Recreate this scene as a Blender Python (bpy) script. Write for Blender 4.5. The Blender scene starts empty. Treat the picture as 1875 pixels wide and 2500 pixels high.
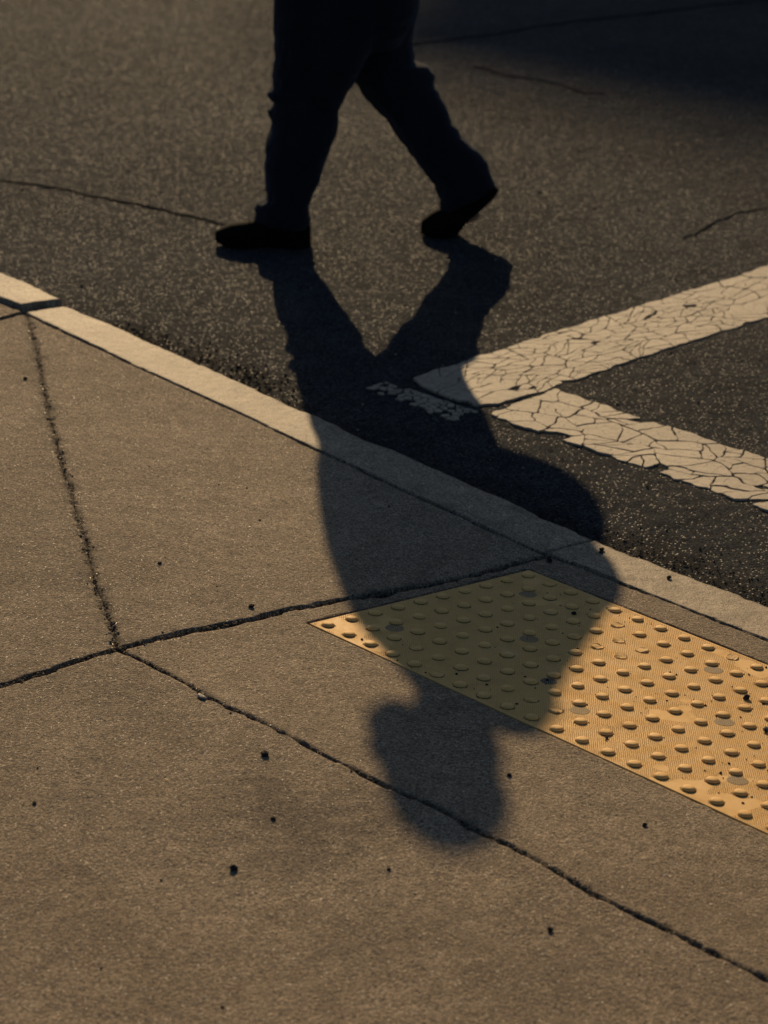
import bpy, bmesh, math, random
import numpy as np
from mathutils import Vector, Matrix

# ------------------------------------------------------------------ camera, sky, sun, exposure
scene = bpy.context.scene
COL = scene.collection
CAM = Vector((3.25245, -2.80691, 1.88562))
FWD = Vector((-0.690929, 0.626469, -0.360770))
cam_data = bpy.data.cameras.new("camera")
cam = bpy.data.objects.new("camera", cam_data)
COL.objects.link(cam)
cam.location = CAM
cam.rotation_euler = FWD.to_track_quat('-Z', 'Y').to_euler()
cam_data.sensor_fit = 'VERTICAL'
cam_data.sensor_height = 36.0
cam_data.lens = 6057.9 / 2500.0 * 36.0
cam_data.clip_end = 2000
cam_data.dof.use_dof = True
cam_data.dof.focus_distance = 4.6
cam_data.dof.aperture_fstop = 5.6
scene.camera = cam

SUN_EL = math.radians(22.0)
LIGHT_AZ = math.radians(-37.5)            # heading in which the light travels
light_dir = Vector((math.cos(LIGHT_AZ) * math.cos(SUN_EL), math.sin(LIGHT_AZ) * math.cos(SUN_EL), -math.sin(SUN_EL)))
to_sun = -light_dir
world = bpy.data.worlds.new("World")
scene.world = world
world.use_nodes = True
wn = world.node_tree
sky = wn.nodes.new('ShaderNodeTexSky')
sky.sky_type = 'NISHITA'
sky.sun_disc = False
sky.sun_elevation = SUN_EL
sky.sun_rotation = math.atan2(to_sun.x, to_sun.y)
sky.air_density = 1.0
sky.dust_density = 1.0
sky.ozone_density = 3.0
bg = wn.nodes['Background']
bg.inputs['Strength'].default_value = 0.055
wn.links.new(sky.outputs[0], bg.inputs[0])
sun_data = bpy.data.lights.new("sun", 'SUN')
sun_data.energy = 5.0
sun_data.angle = math.radians(0.55)
sun_data.color = (1.0, 0.72, 0.405)
sun = bpy.data.objects.new("sun", sun_data)
COL.objects.link(sun)
sun.rotation_euler = light_dir.to_track_quat('-Z', 'Y').to_euler()
sun.location = (0, 0, 30)
vs = scene.view_settings
vs.view_transform = 'Standard'
vs.look = 'None'
vs.gamma = 1.0
vs.use_curve_mapping = False
vs.exposure = -0.25

random.seed(7)
rng = np.random.default_rng(11)

# ------------------------------------------------------------------ the lie of the land (metres)
# x runs along the kerb, y across the street away from the pavement; the ramp falls 1:11 to the road
Z_TOP = 0.0315                      # upper pavement and landing
SLOPE = 0.092573                    # kerb ramp
RAMP0 = -0.006
FL = (0.052717, 0.089353, -0.011112)  # side flare: z = c - a x - b y
Z_ROAD = -0.0979
KERB_IN, KERB_OUT = 0.672, 0.831


def ground_z(x, y):
    zf = FL[2] - FL[0] * x - FL[1] * y
    zp = RAMP0 - SLOPE * y
    return np.minimum(Z_TOP, np.maximum(zf, zp))


# ------------------------------------------------------------------ helpers
def hash2(ix, iy, seed):
    h = (ix.astype(np.int64) * 374761393 + iy.astype(np.int64) * 668265263 + seed * 982451653) & 0xffffffff
    h = ((h ^ (h >> 13)) * 1274126177) & 0xffffffff
    return ((h ^ (h >> 16)) & 0xffff) / 65535.0


def vnoise(x, y, wl, seed=0):
    """smooth value noise in -1..1 with features about wl metres across"""
    x = np.asarray(x, float) / wl
    y = np.asarray(y, float) / wl
    ix = np.floor(x)
    iy = np.floor(y)
    fx = x - ix
    fy = y - iy
    fx = fx * fx * (3 - 2 * fx)
    fy = fy * fy * (3 - 2 * fy)
    a = hash2(ix, iy, seed)
    b = hash2(ix + 1, iy, seed)
    c = hash2(ix, iy + 1, seed)
    d = hash2(ix + 1, iy + 1, seed)
    return ((a * (1 - fx) + b * fx) * (1 - fy) + (c * (1 - fx) + d * fx) * fy) * 2 - 1


def sstep(a, b, x):
    t = np.clip((x - a) / (b - a), 0, 1)
    return t * t * (3 - 2 * t)


def tag(o, label=None, cat=None, group=None, kind=None):
    if label:
        o['label'] = label
    if cat:
        o['category'] = cat
    if group:
        o['group'] = group
    if kind:
        o['kind'] = kind
    return o


def link(name, mesh, mat=None, parent=None):
    if mat is not None and not mesh.materials:
        mesh.materials.append(mat)
    o = bpy.data.objects.new(name, mesh)
    COL.objects.link(o)
    if parent is not None:
        o.parent = parent
    return o


def mesh_np(name, verts, quads, smooth=True, attr=None):
    me = bpy.data.meshes.new(name)
    verts = np.asarray(verts, np.float32)
    quads = np.asarray(quads, np.int32)
    n = quads.shape[1]
    me.vertices.add(len(verts))
    me.vertices.foreach_set('co', verts.ravel())
    me.loops.add(quads.size)
    me.loops.foreach_set('vertex_index', quads.ravel())
    me.polygons.add(len(quads))
    me.polygons.foreach_set('loop_start', np.arange(0, quads.size, n, dtype=np.int32))
    me.polygons.foreach_set('loop_total', np.full(len(quads), n, np.int32))
    me.update(calc_edges=True)
    if smooth:
        me.polygons.foreach_set('use_smooth', np.ones(len(quads), bool))
    if attr:
        for k, v in attr.items():
            a = me.attributes.new(k, 'FLOAT', 'POINT')
            a.data.foreach_set('value', np.asarray(v, np.float32))
    return me


def mesh_py(name, verts, faces, smooth=False):
    me = bpy.data.meshes.new(name)
    me.from_pydata([tuple(v) for v in verts], [], faces)
    me.update()
    if smooth:
        me.polygons.foreach_set('use_smooth', np.ones(len(me.polygons), bool))
    return me


def in_poly(px, py, poly):
    inside = np.zeros(px.shape, bool)
    n = len(poly)
    for i in range(n):
        x1, y1 = poly[i]
        x2, y2 = poly[(i + 1) % n]
        cond = (y1 > py) != (y2 > py)
        with np.errstate(divide='ignore', invalid='ignore'):
            xi = (x2 - x1) * (py - y1) / (y2 - y1 if y2 != y1 else 1e-9) + x1
        inside ^= cond & (px < xi)
    return inside


def dist_polyline(px, py, line):
    d = np.full(px.shape, 1e9)
    for (x1, y1), (x2, y2) in zip(line[:-1], line[1:]):
        dx, dy = x2 - x1, y2 - y1
        L = dx * dx + dy * dy + 1e-12
        t = np.clip(((px - x1) * dx + (py - y1) * dy) / L, 0, 1)
        d = np.minimum(d, np.hypot(px - x1 - t * dx, py - y1 - t * dy))
    return d


# ------------------------------------------------------------------ materials
class NT:
    def __init__(self, name):
        self.mat = bpy.data.materials.new(name)
        self.mat.use_nodes = True
        self.t = self.mat.node_tree
        self.b = self.t.nodes['Principled BSDF']
        self.pos = self.t.nodes.new('ShaderNodeNewGeometry').outputs['Position']

    def n(self, kind, **kw):
        nd = self.t.nodes.new(kind)
        for k, v in kw.items():
            setattr(nd, k, v)
        return nd

    def l(self, a, b):
        self.t.links.new(a, b)

    def noise(self, scale, detail=4, rough=0.55, vec=None, out=0):
        nd = self.n('ShaderNodeTexNoise')
        nd.inputs['Scale'].default_value = scale
        nd.inputs['Detail'].default_value = detail
        nd.inputs['Roughness'].default_value = rough
        self.l(vec or self.pos, nd.inputs['Vector'])
        return nd.outputs[out]

    def voro(self, scale, feature='F1', vec=None):
        nd = self.n('ShaderNodeTexVoronoi')
        nd.voronoi_dimensions = '2D'
        nd.feature = feature
        nd.inputs['Scale'].default_value = scale
        self.l(vec or self.pos, nd.inputs['Vector'])
        return nd

    def math(self, op, a, b=None, c=None, clamp=False):
        nd = self.n('ShaderNodeMath', operation=op)
        nd.use_clamp = clamp
        for i, v in enumerate((a, b, c)):
            if v is None:
                continue
            if isinstance(v, (int, float)):
                nd.inputs[i].default_value = v
            else:
                self.l(v, nd.inputs[i])
        return nd.outputs[0]

    def rng(self, v, a, b, c=0.0, d=1.0):
        nd = self.n('ShaderNodeMapRange')
        nd.inputs[1].default_value = a
        nd.inputs[2].default_value = b
        nd.inputs[3].default_value = c
        nd.inputs[4].default_value = d
        self.l(v, nd.inputs[0])
        return nd.outputs[0]

    def mix(self, fac, a, b, blend='MIX'):
        nd = self.n('ShaderNodeMix', data_type='RGBA', blend_type=blend)
        if isinstance(fac, (int, float)):
            nd.inputs['Factor'].default_value = fac
        else:
            self.l(fac, nd.inputs['Factor'])
        for v, s in ((a, nd.inputs[6]), (b, nd.inputs[7])):
            if isinstance(v, tuple):
                s.default_value = (*v, 1)
            else:
                self.l(v, s)
        return nd.outputs[2]

    def attr(self, name):
        nd = self.n('ShaderNodeAttribute', attribute_name=name)
        return nd.outputs['Fac']

    def bump(self, height, dist, strength=1.0, normal=None):
        nd = self.n('ShaderNodeBump')
        nd.inputs['Strength'].default_value = strength
        nd.inputs['Distance'].default_value = dist
        self.l(height, nd.inputs['Height'])
        if normal is not None:
            self.l(normal, nd.inputs['Normal'])
        return nd.outputs[0]

    def tilt(self, color, amount, normal):
        s = self.n('ShaderNodeVectorMath', operation='SUBTRACT')
        self.l(color, s.inputs[0])
        s.inputs[1].default_value = (0.5, 0.5, 0.5)
        m = self.n('ShaderNodeVectorMath', operation='SCALE')
        self.l(s.outputs[0], m.inputs[0])
        if isinstance(amount, (int, float)):
            m.inputs['Scale'].default_value = amount
        else:
            self.l(amount, m.inputs['Scale'])
        a = self.n('ShaderNodeVectorMath', operation='ADD')
        self.l(normal, a.inputs[0])
        self.l(m.outputs[0], a.inputs[1])
        nn = self.n('ShaderNodeVectorMath', operation='NORMALIZE')
        self.l(a.outputs[0], nn.inputs[0])
        return nn.outputs[0]

    def done(self, color, rough, normal=None, spec=0.5):
        if isinstance(color, tuple):
            self.b.inputs['Base Color'].default_value = (*color, 1)
        else:
            self.l(color, self.b.inputs['Base Color'])
        if isinstance(rough, (int, float)):
            self.b.inputs['Roughness'].default_value = rough
        else:
            self.l(rough, self.b.inputs['Roughness'])
        self.b.inputs['Specular IOR Level'].default_value = spec
        if normal is not None:
            self.l(normal, self.b.inputs['Normal'])
        return self.mat


def m_asphalt():
    m = NT('asphalt')
    big = m.noise(1.1, 5, 0.6)
    mid = m.noise(9.0, 4, 0.6)
    spots = m.noise(4.5, 6, 0.7)
    v = m.voro(215)                       # fine aggregate
    g = m.voro(172)                       # larger stones, a few of them pale and polished
    fine = m.noise(420, 2, 0.7)
    sv = m.n('ShaderNodeSeparateColor')
    m.l(v.outputs['Color'], sv.inputs[0])
    sg = m.n('ShaderNodeSeparateColor')
    m.l(g.outputs['Color'], sg.inputs[0])
    col = m.mix(sv.outputs[0], (0.010, 0.0122, 0.0145), (0.070, 0.0770, 0.0830))
    core = m.rng(g.outputs['Distance'], 0.22, 0.46, 1.0, 0.0)
    pale = m.math('MULTIPLY', core, m.rng(sg.outputs[0], 0.80, 0.97))
    col = m.mix(m.math('MULTIPLY', pale, 0.85), col, (0.135, 0.118, 0.098))
    dark = m.math('MULTIPLY', core, m.rng(sg.outputs[0], 0.20, 0.08))
    col = m.mix(m.math('MULTIPLY', dark, 0.7), col, (0.009, 0.011, 0.013))
    tone = m.mix(m.rng(big, 0.32, 0.7), (0.72, 0.74, 0.76), (1.26, 1.23, 1.18))
    tone = m.mix(m.rng(spots, 0.60, 0.72, 0.0, 0.55), tone, (0.58, 0.58, 0.59))
    col = m.mix(1.0, col, tone, 'MULTIPLY')
    tone2 = m.mix(m.rng(mid, 0.3, 0.7), (0.80, 0.80, 0.81), (1.15, 1.13, 1.10))
    col = m.mix(1.0, col, tone2, 'MULTIPLY')
    dirt = m.attr('dirt')
    dn = m.noise(60, 3, 0.7)
    col = m.mix(m.math('MULTIPLY', dirt, m.rng(dn, 0.35, 0.6), clamp=True), col, (0.018, 0.015, 0.012))
    h1 = m.math('MULTIPLY', m.rng(g.outputs['Distance'], 0.1, 0.60, 1.0, 0.0), m.rng(sg.outputs[1], 0, 1, 0.2, 1.0))
    h2 = m.rng(v.outputs['Distance'], 0.1, 0.7, 1.0, 0.0)
    h = m.math('ADD', m.math('ADD', h1, m.math('MULTIPLY', h2, 0.5)), m.math('MULTIPLY', fine, 0.4))
    nrm = m.bump(h, 0.0017, 0.9)
    nrm = m.tilt(g.outputs['Color'], 0.26, nrm)
    nrm = m.tilt(v.outputs['Color'], 0.22, nrm)
    polished = m.math('MULTIPLY', core, m.rng(sg.outputs[2], 0.84, 0.92))
    rough = m.rng(polished, 0.0, 1.0, 0.95, 0.55)
    spec = m.rng(polished, 0.0, 1.0, 0.03, 0.40)
    m.l(spec, m.b.inputs['Specular IOR Level'])
    return m.done(col, rough, nrm, 0.03)


def m_concrete(name, lo, hi, bump=1.0, dirt_col=(0.105, 0.084, 0.060), stains=True, sparkle=True, gloss=0.85, spec=0.2):
    m = NT(name)
    big = m.noise(1.6, 6, 0.62)
    mid = m.noise(14, 5, 0.65)
    fine = m.noise(330, 3, 0.7)
    sand = m.voro(420)
    grain = m.voro(150)
    sc = m.n('ShaderNodeSeparateColor')
    m.l(sand.outputs['Color'], sc.inputs[0])
    gc = m.n('ShaderNodeSeparateColor')
    m.l(grain.outputs['Color'], gc.inputs[0])
    col = m.mix(m.rng(big, 0.36, 0.64), lo, hi)
    col = m.mix(1.0, col, m.mix(m.rng(mid, 0.3, 0.7), (0.78, 0.77, 0.76), (1.12, 1.12, 1.12)), 'MULTIPLY')
    col = m.mix(1.0, col, m.mix(sc.outputs[0], (0.40, 0.40, 0.40), (1.56, 1.54, 1.50)), 'MULTIPLY')
    dark = m.math('MULTIPLY', m.rng(gc.outputs[1], 0.90, 0.95), m.rng(grain.outputs['Distance'], 0.30, 0.42, 1.0, 0.0))
    col = m.mix(m.math('MULTIPLY', dark, 0.75), col, (0.05, 0.045, 0.04))
    light = m.math('MULTIPLY', m.rng(gc.outputs[2], 0.92, 0.97), m.rng(grain.outputs['Distance'], 0.22, 0.34, 1.0, 0.0))
    col = m.mix(m.math('MULTIPLY', light, 0.8), col, (0.62, 0.56, 0.48))
    oi = m.n('ShaderNodeObjectInfo').outputs['Random']
    col = m.mix(1.0, col, m.mix(oi, (0.90, 0.90, 0.90), (1.07, 1.07, 1.07)), 'MULTIPLY')
    gum = m.voro(3.1)
    gs = m.n('ShaderNodeSeparateColor')
    m.l(gum.outputs['Color'], gs.inputs[0])
    spot = m.math('MULTIPLY', m.rng(gs.outputs[0], 0.45, 0.5), m.rng(m.math('ADD', gum.outputs['Distance'], m.math('MULTIPLY', mid, 0.05)), 0.055, 0.075, 1.0, 0.0))
    col = m.mix(m.math('MULTIPLY', spot, 0.45), col, (0.12, 0.10, 0.075))
    if stains:
        st = m.noise(3.3, 7, 0.7)
        col = m.mix(m.rng(st, 0.56, 0.76, 0.0, 0.60), col, (0.105, 0.086, 0.066))
        d = m.attr('dirt')
        dn = m.noise(90, 3, 0.75)
        col = m.mix(m.math('MULTIPLY', d, m.rng(dn, 0.25, 0.55, 0.25, 1.0), clamp=True), col, dirt_col)
    cg = m.noise(150, 3, 0.8)
    cg2 = m.noise(46, 4, 0.7)
    col = m.mix(1.0, col, m.mix(m.rng(cg2, 0.32, 0.68), (0.84, 0.84, 0.84), (1.14, 1.14, 1.14)), 'MULTIPLY')
    col = m.mix(1.0, col, m.mix(m.rng(cg, 0.3, 0.7), (0.52, 0.52, 0.52), (1.46, 1.46, 1.46)), 'MULTIPLY')
    h = m.math('ADD', m.math('ADD', m.math('MULTIPLY', cg, 2.6), m.math('MULTIPLY', fine, 0.9)), m.math('MULTIPLY', m.rng(sand.outputs['Distance'], 0.0, 0.7, 1.0, 0.0), 0.6))
    h = m.math('ADD', h, m.math('MULTIPLY', m.rng(grain.outputs['Distance'], 0.0, 0.6, 1.0, 0.0), 0.55))
    nrm = m.bump(h, 0.0011 * bump, 0.9)
    nrm = m.tilt(sand.outputs['Color'], 0.38 * bump, nrm)
    if sparkle:
        sp = m.rng(sc.outputs[2], 0.975, 0.99)
        rough = m.rng(sp, 0.0, 1.0, gloss, 0.30)
    else:
        rough = gloss
    return m.done(col, rough, nrm, spec)


def m_mat():
    m = NT('yellow_polymer')
    big = m.noise(2.2, 5, 0.6)
    mid = m.noise(22, 5, 0.65)
    fine = m.noise(420, 2, 0.6)
    col = m.mix(m.rng(big, 0.3, 0.7), (0.77, 0.462, 0.145), (0.85, 0.525, 0.175))
    col = m.mix(m.rng(mid, 0.52, 0.80, 0.0, 0.45), col, (0.48, 0.29, 0.10))
    sc = m.noise(55, 4, 0.8)
    col = m.mix(m.rng(sc, 0.66, 0.74, 0.0, 0.5), col, (0.16, 0.11, 0.06))
    pale = m.noise(7.5, 4, 0.7)
    col = m.mix(m.rng(pale, 0.60, 0.75, 0.0, 0.35), col, (0.80, 0.58, 0.30))
    nrm = m.bump(fine, 0.0004, 0.6)
    return m.done(col, m.rng(mid, 0.3, 0.7, 0.60, 0.80), nrm, 0.28)


def m_paint():
    m = NT('worn_road_paint')
    big = m.noise(3.0, 5, 0.65)
    fine = m.noise(300, 3, 0.7)
    mid = m.noise(45, 4, 0.7)
    sc = m.noise(120, 3, 0.8)
    wob = m.n('ShaderNodeVectorMath', operation='ADD')
    wn_ = m.n('ShaderNodeVectorMath', operation='SCALE')
    m.l(m.noise(28, 3, 0.6, out=1), wn_.inputs[0])
    wn_.inputs['Scale'].default_value = 0.045
    m.l(m.pos, wob.inputs[0])
    m.l(wn_.outputs[0], wob.inputs[1])
    hair = m.voro(26, 'DISTANCE_TO_EDGE', wob.outputs[0])
    crackle = m.math('MULTIPLY', m.rng(hair.outputs['Distance'], 0.016, 0.034, 1.0, 0.0), m.rng(m.noise(11, 3, 0.6), 0.42, 0.56))
    oi = m.n('ShaderNodeObjectInfo').outputs['Random']
    col = m.mix(m.rng(big, 0.3, 0.7), (0.365, 0.305, 0.220), (0.49, 0.412, 0.300))
    col = m.mix(m.rng(mid, 0.42, 0.72, 0.0, 0.65), col, (0.27, 0.23, 0.175))
    col = m.mix(m.rng(sc, 0.60, 0.69, 0.0, 0.8), col, (0.10, 0.085, 0.068))
    streak = m.n('ShaderNodeMapping')
    streak.inputs['Scale'].default_value = (14, 90, 1)
    streak.inputs['Rotation'].default_value = (0, 0, 0.74)
    m.l(m.pos, streak.inputs['Vector'])
    sk = m.noise(1.0, 4, 0.7, streak.outputs[0])
    col = m.mix(m.rng(sk, 0.50, 0.72, 0.0, 0.55), col, (0.22, 0.185, 0.135))
    bare = m.noise(75, 5, 0.8)
    col = m.mix(m.rng(bare, 0.60, 0.66, 0.0, 0.9), col, (0.055, 0.048, 0.040))
    col = m.mix(m.math('MULTIPLY', crackle, 0.85), col, (0.050, 0.042, 0.034))
    col = m.mix(1.0, col, m.mix(oi, (0.86, 0.86, 0.86), (1.06, 1.06, 1.06)), 'MULTIPLY')
    nrm = m.bump(m.math('ADD', fine, m.math('MULTIPLY', mid, 1.5)), 0.0012, 0.8)
    return m.done(col, 0.7, nrm, 0.4)


def m_simple(name, lo, hi, scale=80, rough=0.8, bump=0.001, spec=0.4, bscale=None):
    m = NT(name)
    nz = m.noise(scale, 4, 0.65)
    col = m.mix(m.rng(nz, 0.3, 0.7), lo, hi)
    nrm = m.bump(m.noise(bscale or scale * 3, 3, 0.6), bump, 0.8)
    return m.done(col, rough, nrm, spec)


def m_cloth(name, lo, hi, rough=0.95):
    m = NT(name)
    nz = m.noise(14, 4, 0.6)
    col = m.mix(m.rng(nz, 0.3, 0.7), lo, hi)
    w = m.n('ShaderNodeTexWave')
    w.inputs['Scale'].default_value = 260
    w.inputs['Distortion'].default_value = 3
    m.l(m.pos, w.inputs['Vector'])
    nrm = m.bump(w.outputs[1], 0.0006, 0.6)
    m.b.inputs['Sheen Weight'].default_value = 0.13
    m.b.inputs['Sheen Roughness'].default_value = 0.45
    m.b.inputs['Sheen Tint'].default_value = (0.55, 0.70, 1.0, 1)
    return m.done(col, rough, nrm, 0.15)


ASPHALT = m_asphalt()
CONCRETE = m_concrete('pavement_concrete', (0.250, 0.196, 0.136), (0.352, 0.280, 0.196), bump=1.9)
KERB_C = m_concrete('kerb_concrete', (0.29, 0.236, 0.165), (0.365, 0.298, 0.209), bump=0.45, stains=True, sparkle=False, gloss=0.62, spec=0.16)
BEDDING = m_simple('joint_dirt', (0.030, 0.025, 0.019), (0.075, 0.062, 0.046), 150, 0.95, 0.004, 0.1)
YELLOW = m_mat()
DOME_SHADE_M = m_simple('dome_foot_shade', (0.20, 0.125, 0.05), (0.38, 0.235, 0.09), 140, 0.85, 0.0006, 0.2)  # darker brown that paints shade onto the dome feet and collars
PAINT = m_paint()
TAR = m_simple('bitumen', (0.012, 0.013, 0.014), (0.022, 0.023, 0.024), 60, 0.95, 0.004, 0.03)
ANCHOR_M = m_simple('weathered_anchor', (0.20, 0.15, 0.085), (0.32, 0.235, 0.13), 160, 0.75, 0.0008, 0.3)
ANCHOR_DARK = m_simple('dark_anchor', (0.016, 0.017, 0.018), (0.045, 0.045, 0.045), 160, 0.6, 0.001, 0.4)
GRIT_M = m_simple('dark_grit', (0.010, 0.009, 0.008), (0.035, 0.031, 0.026), 220, 0.85, 0.001, 0.3)
MID_GRIT_M = m_simple('brown_grit', (0.11, 0.088, 0.06), (0.27, 0.22, 0.155), 160, 0.9, 0.001, 0.15)
PALE_GRIT_M = m_simple('pale_grit', (0.28, 0.25, 0.20), (0.50, 0.45, 0.38), 220, 0.6, 0.001, 0.5)
DENIM = m_cloth('dark_denim', (0.006, 0.0085, 0.0135), (0.010, 0.0135, 0.021))
JACKET_M = m_cloth('dark_jacket', (0.006, 0.007, 0.009), (0.010, 0.011, 0.014))
SHOE_M = m_simple('black_leather', (0.004, 0.004, 0.004), (0.007, 0.007, 0.007), 60, 0.9, 0.001, 0.06)
SOLE_M = m_simple('black_rubber', (0.004, 0.004, 0.004), (0.008, 0.007, 0.007), 90, 0.95, 0.001, 0.06)
SKIN = m_simple('skin', (0.26, 0.15, 0.10), (0.34, 0.20, 0.14), 40, 0.55, 0.0005, 0.4)
HAIR = m_simple('dark_hair', (0.012, 0.009, 0.007), (0.025, 0.019, 0.014), 200, 0.6, 0.002, 0.4)
BRICK_M = m_simple('building_wall', (0.22, 0.15, 0.11), (0.30, 0.21, 0.16), 3, 0.9, 0.01, 0.2)
STONE_M = m_simple('building_trim', (0.36, 0.33, 0.28), (0.44, 0.40, 0.34), 5, 0.85, 0.005, 0.2)
GLASS_M = m_simple('window_glass', (0.02, 0.025, 0.03), (0.03, 0.035, 0.04), 2, 0.08, 0.0, 0.6)

# ------------------------------------------------------------------ joints between the slabs
J1 = [(-0.118, -2.2), (-0.118, -1.2), (-0.1249, -0.6536), (-0.1217, -0.609), (-0.1166, -0.5665), (-0.1208, -0.4982), (-0.1181, -0.4428), (-0.1150, -0.406), (-0.1123, -0.3739), (-0.116, -0.3191), (-0.1152, -0.2425), (-0.1078, -0.1711), (-0.1008, -0.0987), (-0.1050, -0.0174), (-0.099, 0.0395), (-0.0950, 0.11), (-0.0803, 0.209), (-0.0714, 0.3179), (-0.0682, 0.4131), (-0.0661, 0.5069), (-0.0714, 0.5844), (-0.0687, 0.6462), (-0.0698, 0.672)]
J2 = [(-1.995, 0.69), (-1.7906, 0.5698), (-1.6135, 0.4636), (-1.4486, 0.3617), (-1.2913, 0.2675), (-1.1818, 0.203), (-1.0509, 0.1259), (-0.964, 0.0732), (-0.864, 0.0197), (-0.7278, -0.0604), (-0.59, -0.1344), (-0.5082, -0.1853), (-0.3886, -0.256), (-0.3181, -0.2917), (-0.2416, -0.3323), (-0.1597, -0.3774), (-0.115, -0.406)]
J3 = [(-0.115, -0.406), (-0.0483, -0.4024), (0.0141, -0.4031), (0.0899, -0.4042), (0.1541, -0.4113), (0.2146, -0.4106), (0.265, -0.4058), (0.322, -0.4069), (0.3983, -0.4071), (0.4635, -0.4092), (0.531, -0.4056), (0.598, -0.4077), (0.6688, -0.4014), (0.7285, -0.3949), (0.7837, -0.4017), (0.8274, -0.4011), (0.8739, -0.3975), (0.9461, -0.3997), (1.0279, -0.4054), (1.0794, -0.4098), (1.1525, -0.4089), (1.2192, -0.405), (1.2928, -0.4081), (1.3969, -0.4042), (2.6, -0.405)]
J4 = [(-2.000, -1.2), (-1.9985, 0.30), (-1.9973, 0.6086), (-1.9989, 0.6525), (-1.9965, 0.69)]
KIN = [(-3.6, 0.694), (-2.0159, 0.6925), (-1.9771, 0.6829), (-1.7625, 0.6784), (-1.6081, 0.6760), (-1.502, 0.6710), (-1.4014, 0.6725), (-1.305, 0.6729), (-1.1744, 0.6715), (-1.0717, 0.6743), (-0.9609, 0.6687), (-0.8653, 0.6670), (-0.7942, 0.6698), (-0.6724, 0.6670), (-0.6258, 0.6652), (-0.4911, 0.6621), (-0.3512, 0.6667), (-0.2408, 0.6640), (-0.1012, 0.6660), (-0.0714, 0.6716), (0.0322, 0.6789), (0.1413, 0.6742), (0.2534, 0.6751), (0.3984, 0.6740), (0.5145, 0.6736), (2.6, 0.674)]
MAT_EDGE = [(-0.030, -0.022), (-0.030, 0.568), (1.230, 0.568), (1.230, -0.022), (-0.030, -0.022)]
KJ1 = [(-2.0125, 0.60), (-2.024, 0.86)]      # open joint between kerb stones
KJ2 = [(-0.086, 0.60), (-0.092, 0.86)]       # tight joint near the ramp
#            line, half width, depth, seed, edge wobble
JOINTS = {'J1': (J1, 0.0066, 0.019, 1, 1.1), 'J2': (J2, 0.0085, 0.0026, 2, 1.7), 'J3': (J3, 0.0042, 0.0042, 3, 1.5),
          'J4': (J4, 0.008, 0.020, 4, 0.7), 'KIN': (KIN, 0.0042, 0.014, 5, 0.8),
          'KJ1': (KJ1, 0.010, 0.06, 6, 0.4), 'KJ2': (KJ2, 0.0022, 0.006, 7, 0.6)}


def surface(X, Y, names, own, wob_seed):
    """height and dirt of a pavement piece; own marks the vertices that belong to it"""
    Z = ground_z(X, Y)
    Z = Z + 0.0016 * vnoise(X, Y, 0.35, 21 + wob_seed) + 0.0008 * vnoise(X, Y, 0.09, 22) + 0.0004 * vnoise(X, Y, 0.022, 23) + 0.00045 * vnoise(X, Y, 0.0115, 24)
    dirt = np.zeros_like(X)
    dmin = np.full(X.shape, 1e9)
    for nm in names:
        line, hw, depth, seed, wob = JOINTS[nm]
        d = dist_polyline(X, Y, line)
        dmin = np.minimum(dmin, d)
        w = hw * (1 + wob * (0.30 * vnoise(X, Y, 0.07, seed) + 0.34 * vnoise(X, Y, 0.022, seed + 30)))
        w = w + hw * wob * 0.20 * vnoise(X, Y, 0.011, seed + 50)
        w = np.maximum(w, hw * 0.28)
        chip = np.maximum(0, vnoise(X, Y, 0.05, seed + 60) - 0.35) * 0.016 * wob
        w2 = w + chip
        rough = 0.0016 * wob * vnoise(X, Y, 0.012, seed + 90)
        cut = 1 - sstep(0.40, 1.25, d / w)
        cut2 = 1 - sstep(0.2, 1.5, d / w2)
        Z = Z - depth * cut * (1 + 0.25 * vnoise(X, Y, 0.018, seed + 40)) - np.minimum(0.003, depth * 0.25) * cut2 + rough * (1 - sstep(0.3, 2.0, d / w))
        dirt = np.maximum(dirt, 1 - sstep(0.55, 1.5, d / w2))
        dirt = np.maximum(dirt, 0.45 * (1 - sstep(1.0, 4.5, d / w2)) * (0.5 + 0.5 * vnoise(X, Y, 0.06, seed + 70)))
    Z = np.where(own, Z, Z - 0.0015 - 1.3 * np.minimum(dmin, 0.02))
    return Z, dirt


def grid_mesh(name, xs, ys, own, Z, dirt, grow=2):
    """quads around the vertices that belong to the piece, grown a little so that the rim dips into the joint"""
    keep = own.copy()
    for _ in range(grow):
        k = keep.copy()
        k[1:] |= keep[:-1]
        k[:-1] |= keep[1:]
        k[:, 1:] |= keep[:, :-1]
        k[:, :-1] |= keep[:, 1:]
        keep = k
    ny, nx = own.shape
    cell = keep[:-1, :-1] & keep[1:, :-1] & keep[:-1, 1:] & keep[1:, 1:]
    idx = np.arange(ny * nx).reshape(ny, nx)
    q = np.stack([idx[:-1, :-1], idx[:-1, 1:], idx[1:, 1:], idx[1:, :-1]], -1)[cell]
    used = np.unique(q)
    remap = np.full(ny * nx, -1, np.int64)
    remap[used] = np.arange(len(used))
    X, Y = np.meshgrid(xs, ys)
    V = np.stack([X.ravel(), Y.ravel(), Z.ravel()], -1)[used]
    return mesh_np(name, V, remap[q], True, {'dirt': dirt.ravel()[used]})


# ------------------------------------------------------------------ ground, bedding under the slabs
g = link('ground', mesh_py('ground', [(-400, -400, Z_ROAD - 0.09), (400, -400, Z_ROAD - 0.09), (400, 400, Z_ROAD - 0.09), (-400, 400, Z_ROAD - 0.09)], [(0, 1, 2, 3)]), ASPHALT)
tag(g, kind='structure')

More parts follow.
